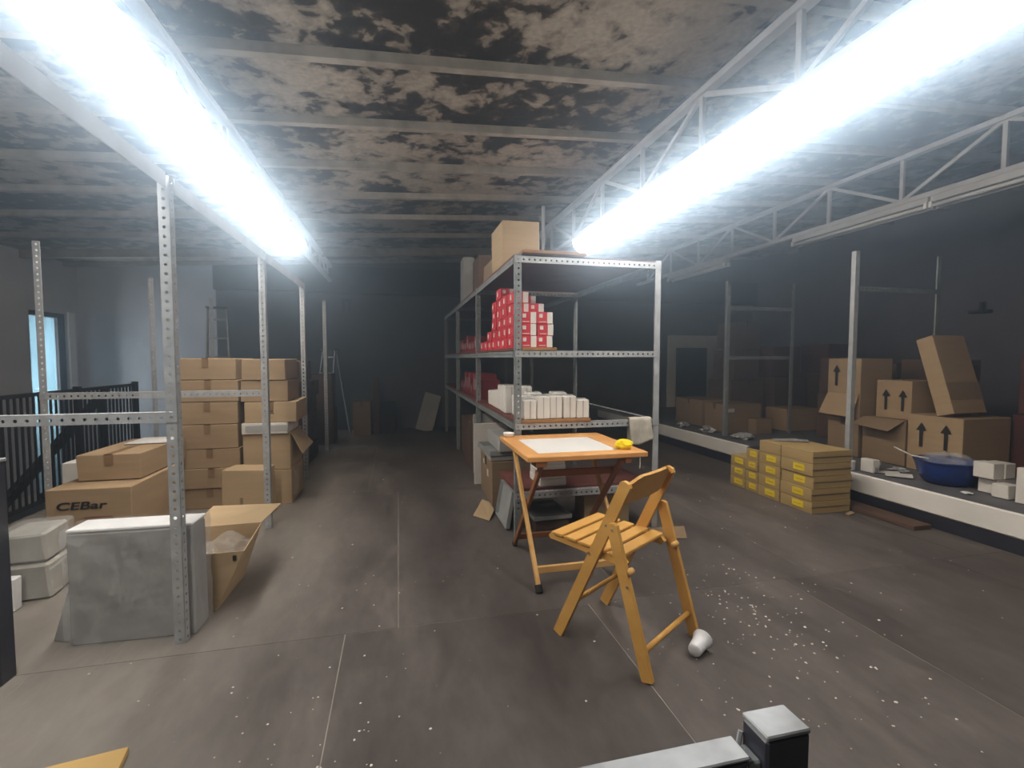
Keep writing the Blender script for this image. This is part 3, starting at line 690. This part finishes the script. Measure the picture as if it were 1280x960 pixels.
# wrapped block
G = empty('wrapped_block', (-1.18, 2.528, 0), 'grey foam block wrapped in clear plastic, leaning at the rack post', 'block', R(-1.5))
MB().box(-.25, .252, -.075, .075, 0, .51, .008, j=.003).build('body', M_WRAP, G)
MB().box(-.25, .252, -.074, .076, .511, .525, .004).build('top_sheet', M_FOAM, G)
def shell(u, v):
    # film wrapped round the four upright sides
    per = u * 4
    k = int(min(3, per)); t = per - k
    cs = [(-.262, -.086), (.264, -.086), (.264, .088), (-.262, .088), (-.262, -.086)]
    x = cs[k][0] * (1 - t) + cs[k + 1][0] * t; y = cs[k][1] * (1 - t) + cs[k + 1][1] * t
    z = .004 + .524 * v
    n = .006 * math.sin(37 * u + 9 * v) + .004 * math.sin(23 * v + 51 * u)
    return (x + n * (1 if k in (1,) else -1 if k == 3 else 0), y + n * (-1 if k == 0 else 1 if k == 2 else 0), z)
MB().grid(shell, 64, 14).build('plastic_film', M_FILM, G)
sheet('grey_sheet', 'grey foam sheet leaning behind the wrapped block', 'sheet', [(-1.53, 2.53, .002), (-1.46, 2.51, .002), (-1.455, 2.61, .40), (-1.49, 2.61, .26)], M_WRAP, .008)
tag(carton('upper pale pack wrapped in plastic beside the dark newel', -2.06, -1.86, 3.0, 3.26, .197, .352, M_CLEARB, None, rz=.12, j=.01, bevel=.012, name='wrapped_pack'), cat='pack')
tag(carton('lower pale pack wrapped in plastic beside the dark newel', -2.06, -1.83, 2.98, 3.28, 0, .195, M_CLEARB, None, rz=.10, j=.01, bevel=.012, name='wrapped_pack'), cat='pack')
for o in [o for o in COL.objects if o.name.startswith('wrapped_pack')]:
    MB().box(-.118, .118, -.15, .15, .003, .17, .012, j=.006).build('plastic_film', M_FILM, o)
tag(MB().box(-2.03, -1.90, 2.80, 2.86, 0, .07, .006, j=.004).build('foam_offcut', M_FOAM), 'white foam offcut low beside the dark newel', 'foam')
tag(MB().box(-2.04, -1.90, 2.87, 2.93, 0, .17, .006, j=.004).build('foam_offcut', M_FOAM), 'taller white foam offcut behind the low one', 'foam')
# open carton with flaring sides
oc = empty('open_carton', (-1.06, 2.85, 0), 'open tan carton with flared flaps beside the wrapped block', 'box')
def oq(name, pts, m=M_CARD[1]): return MB().add([(p[0] + 1.06, p[1] - 2.85, p[2]) for p in pts], [(0, 1, 2, 3)]).build(name, m, oc, thick=.005)
bA, bB, bC, bD = (-1.16, 2.66, .003), (-.915, 2.65, .003), (-.90, 3.05, .003), (-1.16, 3.05, .003)
tA, tB, tC, tD = (-1.18, 2.64, .30), (-.775, 2.64, .305), (-.80, 3.06, .31), (-1.18, 3.08, .30)
oq('carton_base', (bA, bB, bC, bD)); oq('carton_side', (bA, bB, tB, tA)); oq('carton_side', (bB, bC, tC, tB)); oq('carton_side', (bC, bD, tD, tC)); oq('carton_side', (bD, bA, tA, tD))
oq('flap', (tD, tC, (-.735, 3.26, .36), (-1.12, 3.26, .37)))
MB().box(.235, .25, -.2195, -.213, .26, .285).build('print_mark', M_INK, oc)
def pf2(u, v): return (-.10 + .36 * u, -.20 + .40 * v, .25 + .03 * math.sin(9 * u + 3 * v) * math.sin(8 * v))
MB().grid(pf2, 12, 12).build('plastic_film', M_FILM, oc)

# ------------------------------------------------------------------ stair guard, newels, plank
gd = empty('stair_railing', (-2.9, 4.3, 0), 'black steel railing around the stair well', 'railing')
MB().box(-.02, .02, 0, 1.95, .97, 1.0, .003).build('top_rail', M_BLACK, gd); MB().box(-.015, .015, 0, 1.95, .08, .105).build('bottom_rail', M_BLACK, gd)
for y in (0, .95, 1.95): MB().box(-.025, .025, y - .025, y + .025, 0, 1.02, .003).build('rail_post', M_BLACK, gd)
k = 0; y = .065
while y < 1.94:
    if abs(y - .95) > .03: MB().box(-.007, .007, y - .007, y + .007, .1, .975).build('baluster', M_BLACK, gd)
    y += .066
sh_ = empty('stair_handrail', (-3.25, 4.4, -.7), 'sloping black handrail descending in the stair well', 'handrail')
MB().bar((0, .1, .55), (0, 2.0, 1.62), .05, .09, .004).build('rail', M_BLACK, sh_)
for yy, zz in ((.2, .60), (1.05, 1.08), (1.9, 1.56)): MB().box(-.02, .02, yy - .02, yy + .02, 0, zz).build('rail_post', M_BLACK, sh_)
nw = empty('newel_post', (-1.56, 2.255, 0), 'dark square newel post standing by the wrapped packs', 'post')
MB().box(-.04, .04, -.04, .04, 0, .875, .004).build('shaft', M_NAVY, nw); MB().box(-.043, .043, -.043, .043, .874, .888, .003).build('cap', M_WORN, nw)
gr = empty('guard_rail', (.533, .57, 0), 'dark steel guard rail with a worn square newel', 'railing')
MB().box(-.037, .037, -.026, .026, 0, .743, .004).build('newel', M_NAVY, gr); MB().box(-.037, .037, -.026, .026, .742, .75, .002).build('newel_cap', M_WORN, gr)
MB().box(-1.5, -.058, -.020, .022, .66, .716, .004).build('rail', M_NAVY, gr); MB().box(-1.5, -.058, -.020, .022, .715, .721, .002).build('rail_top', M_WORN, gr)
MB().box(-.060, -.036, -.016, .018, .665, .708, .003).build('bracket', M_GALVD, gr); MB().tube((-.052, .018, .69), (-.040, .024, .722), .004, n=6).build('weld_bead', M_WORN, gr)
MB().box(-1.56, -1.49, -.026, .026, 0, .745, .004).build('newel', M_NAVY, gr)
pl = MB().box(-.45, .45, -.07, .07, 0, .022, .002).build('wood_plank', M_PLANK, loc=(-1.30, 1.60, .001), rot=(0, 0, R(9)))
tag(pl, 'pale wooden plank lying on the bare floor', 'plank')

# ------------------------------------------------------------------ yellow-label cartons by the platform
random.seed(8)
YH = .104
cols = [(3.21, 3.545, 5, 4, 'tallest end column'), (3.56, 3.815, 5, 4, 'column next to the tallest end'), (3.83, 3.99, 4, 4, 'narrow column second from the low end'), (4.005, 4.215, 3, 3, 'lowest column')]
lev5 = ['bottom', 'second', 'third', 'fourth', 'top']
for y0, y1, n, nl, cn in cols:
    for k in range(n):
        lab = ('flat brown carton with yellow sticker, %s in the %s' if k < nl else 'flat brown carton without sticker, %s in the %s') % (lev5[k], cn)
        dx = random.uniform(-.008, .008)
        q = carton(lab, 3.29 + dx, 3.68 + dx, y0, y1, k * YH, (k + 1) * YH - .002, 5, None, 'flat cartons beside the platform', j=.002, bevel=.003)
        hx = .195; w = min(.115, (y1 - y0) * .55)
        yc = -(y1 - y0) * .08
        if k < nl:
            ys_o = MB().box(-hx - .0035, -hx + .004, yc - w / 2, yc + w / 2, .028, .082).build('yellow_sticker', M_YEL, q)
            MB().box(-hx - .0045, -hx + .004, yc - w * .3, yc + w * .3, .052, .057).build('sticker_print', M_TAPE, ys_o)
        MB().box(-hx - .003, hx + .003, -(y1 - y0) / 2 - .003, -(y1 - y0) / 2 + .002, YH * .5 - .003, YH * .5 + .003).build('tape', M_TAPED, q)
sheet('paper_sheet', 'white glossy sheet lying on the yellow-sticker cartons', 'paper', [(3.36, 3.72, .526), (3.60, 3.57, .53), (3.68, 3.66, .53), (3.42, 3.81, .526)], M_FOIL, .003)
sheet('dark_card', 'dark card lying over the lower yellow-sticker cartons', 'card', [(3.31, 3.83, .421), (3.62, 3.84, .424), (3.62, 3.98, .424), (3.30, 3.99, .421)], M_DARKT, .004)
tag(MB().box(3.71, 3.88, 2.72, 3.50, 0, .035, .004).build('timber_batten', M_CARD[3]), 'dark timber batten on the floor along the platform', 'batten')
tag(MB().box(-.05, .05, -.015, .015, 0, .012, .002).build('wood_offcut', M_CARD[1], loc=(3.60, 3.14, .001), rot=(0, 0, R(20))), 'small wood offcut in front of the yellow-sticker cartons', 'wood')

# ------------------------------------------------------------------ things on the platform
def arrows(q, hx, ys_, z, h, face='-x'):
    for yy in ys_: face_mark(q, 'print_arrow', arrow_mb(h * .42, h), M_INK, face, hx + .006, yy, z)
d_ = carton('carton with two black arrows supporting the leaning carton', 4.56, 5.10, 2.99, 3.44, LZ, .775, 0, None); arrows(d_, .27, (.10, -.10), .22, .22)
e_ = carton('open brown carton left of the two-arrow carton', 4.58, 4.98, 3.47, 3.89, LZ, .70, 2, None)
MB().add([(-.2, -.2, .43), (-.2, .2, .43), (-.36, .2, .36), (-.35, -.16, .33)], [(0, 1, 2, 3)]).build('flap', M_CARD[2], e_, thick=.004)
b_ = carton('carton with two arrows perched on the open brown carton', 4.62, 5.02, 3.46, 3.79, .703, 1.07, 0, None); arrows(b_, .2, (.07, -.09), .08, .2)
a1 = carton('plain carton under the tall one-arrow carton', 4.56, 4.96, 3.92, 4.28, LZ, .66, 2, 'x')
a2 = carton('tall carton with one arrow and hanging flap', 4.55, 4.95, 3.91, 4.29, .663, 1.28, 0, None); arrows(a2, .2, (.08,), .33, .22)
MB().add([(-.203, -.18, .25), (-.203, .18, .25), (-.30, .20, .03), (-.30, -.19, .02)], [(0, 1, 2, 3)]).build('flap', M_CARD[0], a2, thick=.004)
c_ = carton('tall narrow carton leaning back on the arrow cartons', 4.56, 4.93, 3.04, 3.18, .80, 1.50, 0, None)
c_.rotation_euler = (R(-17), 0, 0); c_.location.y += .02; c_.location.z = .795
MB().box(-.186, .186, -.0735, -.07, .12, .27).build('side_print', M_CARD[2], c_)
f1 = carton('maroon carton low beside the two-arrow carton', 5.16, 5.75, 2.35, 3.02, LZ, .80, 4, 'x')
carton('maroon carton stacked high above the low maroon one', 5.18, 5.72, 2.40, 3.00, .803, 1.31, 4, 'x')
carton('brown carton crowning the maroon stack', 5.35, 5.80, 2.40, 2.95, 1.313, 1.60, 3, 'x')
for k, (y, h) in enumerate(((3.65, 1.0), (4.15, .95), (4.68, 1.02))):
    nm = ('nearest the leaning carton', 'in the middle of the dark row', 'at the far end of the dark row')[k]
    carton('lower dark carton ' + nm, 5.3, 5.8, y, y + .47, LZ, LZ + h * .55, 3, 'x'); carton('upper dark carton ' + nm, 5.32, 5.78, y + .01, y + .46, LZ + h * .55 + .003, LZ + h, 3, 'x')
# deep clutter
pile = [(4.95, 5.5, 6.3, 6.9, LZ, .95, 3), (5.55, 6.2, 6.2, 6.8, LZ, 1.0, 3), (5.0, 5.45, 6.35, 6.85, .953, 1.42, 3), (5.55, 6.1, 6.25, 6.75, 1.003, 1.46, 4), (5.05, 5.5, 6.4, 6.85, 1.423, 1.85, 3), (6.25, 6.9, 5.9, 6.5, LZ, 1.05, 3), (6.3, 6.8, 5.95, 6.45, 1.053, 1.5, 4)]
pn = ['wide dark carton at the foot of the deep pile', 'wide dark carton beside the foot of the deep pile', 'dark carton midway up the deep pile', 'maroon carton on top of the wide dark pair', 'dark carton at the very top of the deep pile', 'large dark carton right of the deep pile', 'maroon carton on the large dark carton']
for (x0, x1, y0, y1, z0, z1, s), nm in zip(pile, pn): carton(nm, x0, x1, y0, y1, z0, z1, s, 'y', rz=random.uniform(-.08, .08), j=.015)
carton('dim tan carton on the far platform edge', 4.38, 4.85, 6.25, 6.95, LZ, .66, 2, 'x')
q = carton('dim carton with white sticker on the far platform', 4.28, 4.86, 5.62, 6.05, LZ, .66, 2, 'x')
MB().box(-.26, -.14, -.222, -.215, .28, .33).build('white_sticker', M_PAPER, q)
carton('small dim carton before the stickered one', 4.62, 4.86, 5.42, 5.58, LZ, .47, 2, None)
carton('open dim brown carton near the far post', 5.22, 5.75, 5.55, 5.95, LZ, .58, 0, None)
def crumple(name, label, cat, x, y, z, r, m, seed, h=.5): return tag(blob(seed, r, r, r * h, .5, 16, 10).build(name, m, loc=(x, y, z + r * h * .74)), label, cat)
crumple('crumpled_film', 'crumpled silvery film at the far platform edge', 'film', 4.12, 5.75, LZ, .09, M_FOIL, 4)
crumple('crumpled_film', 'larger crumpled silvery film beside the far post', 'film', 4.20, 5.15, LZ, .11, M_FOIL, 5, .4)
crumple('crumpled_film', 'crumpled silvery film furthest along the platform edge', 'film', 4.10, 6.3, LZ, .08, M_FOIL, 6)
crumple('crumpled_foil', 'crumpled white foil ball beside the small white box', 'foil', 4.20, 3.46, LZ, .055, M_FOIL, 9, .9)
tag(MB().box(-.10, .10, -.16, .16, 0, .02, .004, j=.01).build('glossy_tray', M_FOIL, loc=(4.35, 4.75, LZ), rot=(.0, .0, .5)), 'glossy silver tray on the platform by the dim cartons', 'tray')
tag(MB().lathe([(0, 0), (.032, 0), (.034, .004), (.034, .066), (.036, .068), (.036, .082), (.034, .084), (0, .084)], 20, (4.0, 3.50, LZ)).build('white_jar', M_CUP, smooth=True), 'small white round jar at the platform edge', 'jar')
q = carton('small white printed box beside the white jar', 4.05, 4.12, 3.33, 3.45, LZ, .385, M_WCARD, None, j=.001)
MB().box(-.02, .022, -.0635, -.058, .01, .05).build('print_label', M_GREYC, q)
for k, (pts, nm) in enumerate((([(4.10, 3.34, 0), (4.22, 3.22, .004), (4.30, 3.30, .004), (4.18, 3.40, 0)], 'white sheet of paper behind the curled sheet'), ([(4.05, 3.22, .004), (4.17, 3.08, .006), (4.24, 3.14, .02), (4.12, 3.28, .014)], 'curled white sheet of paper at the platform edge'))):
    sheet('paper_sheet', nm, 'paper', [(a, b, LZ + .004 + c) for a, b, c in pts], M_PAPER, .002)
crumple('crumpled_film', 'thin crumpled film among the papers on the platform', 'film', 4.36, 3.35, LZ, .06, M_FOIL, 12, .3)
# blue basin
bs = empty('plastic_basin', (4.325, 2.935, LZ), 'navy blue plastic basin filled with clear film', 'basin')
MB().lathe([(0, 0), (.125, 0), (.155, .018), (.188, .075), (.208, .15), (.216, .178), (.222, .180), (.223, .187), (.208, .19), (.198, .15), (.178, .08), (.146, .026), (0, .012)], 36).build('basin_wall', M_BLUE, bs, smooth=True)
def bf(u, v):
    a = 2 * PI * u; r = .184 * v
    return (r * math.cos(a), r * math.sin(a), .185 + .055 * (1 - v * v) + .018 * math.sin(5 * a + 7 * v) * v * (1 - v) * 4 + .012 * math.sin(9 * a) * v * (1 - v * .9))
MB().grid(bf, 30, 8).build('clear_film', M_FILM, bs)
tag(MB().tube((4.12, 3.06, LZ + .21), (4.03, 3.14, LZ + .27), .006, n=8).tube((4.12, 3.06, LZ + .21), (4.20, 2.99, LZ + .195), .006, n=8).build('stick', M_WCARD), 'thin white stick resting on the basin rim', 'stick')
# white boxes at the right
carton('small white box lowest in front of the white pair', 4.22, 4.335, 2.47, 2.57, LZ, .37, M_WCARD, None, j=.001)
carton('white carton hidden below the white pair', 4.30, 4.48, 2.58, 2.705, LZ, .385, M_WCARD, None, j=.001)
carton('left box of the white pair near the basin', 4.24, 4.345, 2.575, 2.705, .388, .505, M_WCARD, None, j=.001)
carton('right box of the white pair near the basin', 4.35, 4.455, 2.57, 2.70, .388, .50, M_WCARD, None, j=.001)
q = carton('white box marked with a grey disc on the platform', 4.20, 4.42, 2.30, 2.42, LZ, .52, M_WCARD, None, j=.001)
MB().tube((.04, -.059, .12), (.04, -.064, .12), .065, n=24).build('disc_print', M_GREYC, q)
crumple('paper_scrap', 'white paper scrap before the small white box', 'paper', 4.12, 2.66, LZ, .03, M_PAPER, 15, .3)
struct('trim_4', MB().box(5.45, 6.82, YB - .06, YB, LZ, 1.76), M_WHITE, 'pale panel around a dark opening on the back wall')
struct('door_2', MB().box(5.62, 6.33, YB - .09, YB - .058, LZ, 1.5), M_DARKT, 'dark opening in the pale panel')

# ------------------------------------------------------------------ back of the hall
def ladder(label, x, y, h, rz, z=0):
    r = empty('step_ladder', (x, y, z), label, 'ladder', rz)
    for s in (-1, 1):
        MB().bar((.17 * s, -.28, 0), (.11 * s, 0, h), .018, .045).build('rail', M_GALVD, r)
        MB().bar((.17 * s, .28, 0), (.11 * s, .02, h), .018, .03).build('rear_rail', M_GALVD, r)
    n = int(h / .26)
    for k in range(1, n + 1):
        t = k * .26 / h; MB().box(-.165 + .055 * t, .165 - .055 * t, -.28 * (1 - t) - .04, -.28 * (1 - t) + .04, k * .26 - .012, k * .26 + .01).build('step', M_GALVD, r)
    MB().box(-.13, .13, -.07, .08, h - .01, h + .015).build('top_cap', M_BLACK, r)
ladder('grey step ladder behind the brown carton stacks', -2.45, 7.5, 1.98, .25)
ladder('small step ladder near the back wall', -1.10, 8.42, 1.42, -.5)
bk = [(-1.35, -.95, 7.55, 8.0, 0, .52, 3, 'dark carton on the floor at the end of the aisle'), (-1.33, -.97, 7.57, 7.98, .523, 1.05, 3, 'dark carton stacked on the one ending the aisle'), (-.74, -.46, 8.3, 8.75, 0, .56, 2, 'dim brown carton against the back wall'), (-.43, -.33, 8.5, 8.7, 0, .95, 3, 'narrow upright dark carton by the back wall')]
for x0, x1, y0, y1, z0, z1, s, nm in bk: carton(nm, x0, x1, y0, y1, z0, z1, s, 'y')
q = carton('black carton beside the dim brown one at the back wall', -.30, -.05, 8.5, 8.8, 0, .52, M_DARKT, None)
tag(MB().bar((.42, 8.55, .0), (.62, 8.92, .62), .30, .02, 0, (0, 1, 0)).build('leaning_board', M_GREYC), 'pale board leaning against the back wall', 'board')
hk = empty('wall_hook', (-.87, YB - .05, 2.2), 'small dark fitting hanging high on the back wall', 'hook')
MB().box(-.07, -.03, -.03, .05, -.1, .1).box(.03, .07, -.03, .05, -.1, .1).build('arm', M_BLACK, hk); MB().box(-.09, .09, .02, .05, .08, .13).build('plate', M_BLACK, hk)

wh = empty('wall_hook', (XR, 4.75, 1.92), 'small dark hook on the bluish right wall', 'hook')
MB().box(-.05, 0, -.03, .03, -.02, .1).build('plate', M_BLACK, wh); MB().box(-.16, -.01, -.10, .08, -.05, -.01).build('arm', M_BLACK, wh)

# ------------------------------------------------------------------ crumbs on the floor
random.seed(77)
cr = MB()
def crumb(x, y, r):
    if y > 3.0 and (x > .55 or x < -.85) and y < 4.3 and x < 2.15: return
    if x < -.8 and (y < 1.9 or y > 2.3): return
    if .65 < x < 1.4 and 2.4 < y < 3.2: return
    a = random.uniform(0, 6.28); h = r * random.uniform(.3, .7); n = 5
    vs = [(x + math.cos(a + 2 * PI * i / n) * r * random.uniform(.5, 1.3), y + math.sin(a + 2 * PI * i / n) * r * random.uniform(.5, 1.3), .0006) for i in range(n)] + [(x, y, .0006 + h)]
    cr.add(vs, [(i, (i + 1) % n, n) for i in range(n)])
for _ in range(150): crumb(random.gauss(1.75, .22), random.gauss(2.05, .3), random.uniform(.002, .008))
for _ in range(60): crumb(random.gauss(1.45, .35), random.gauss(1.6, .35), random.uniform(.002, .006))
for _ in range(170): crumb(random.uniform(-1.4, 3.4), random.uniform(1.0, 3.2), random.uniform(.0015, .0065))
for _ in range(70): crumb(random.uniform(-.9, 3.2), random.uniform(3.0, 6), random.uniform(.003, .011))
for _ in range(50): crumb(random.gauss(-.35, .3), random.gauss(1.6, .25), random.uniform(.002, .006))
tag(cr.build('floor_crumbs', M_CRUMB), 'white plaster crumbs scattered over the dark floor', 'debris', kind='stuff')
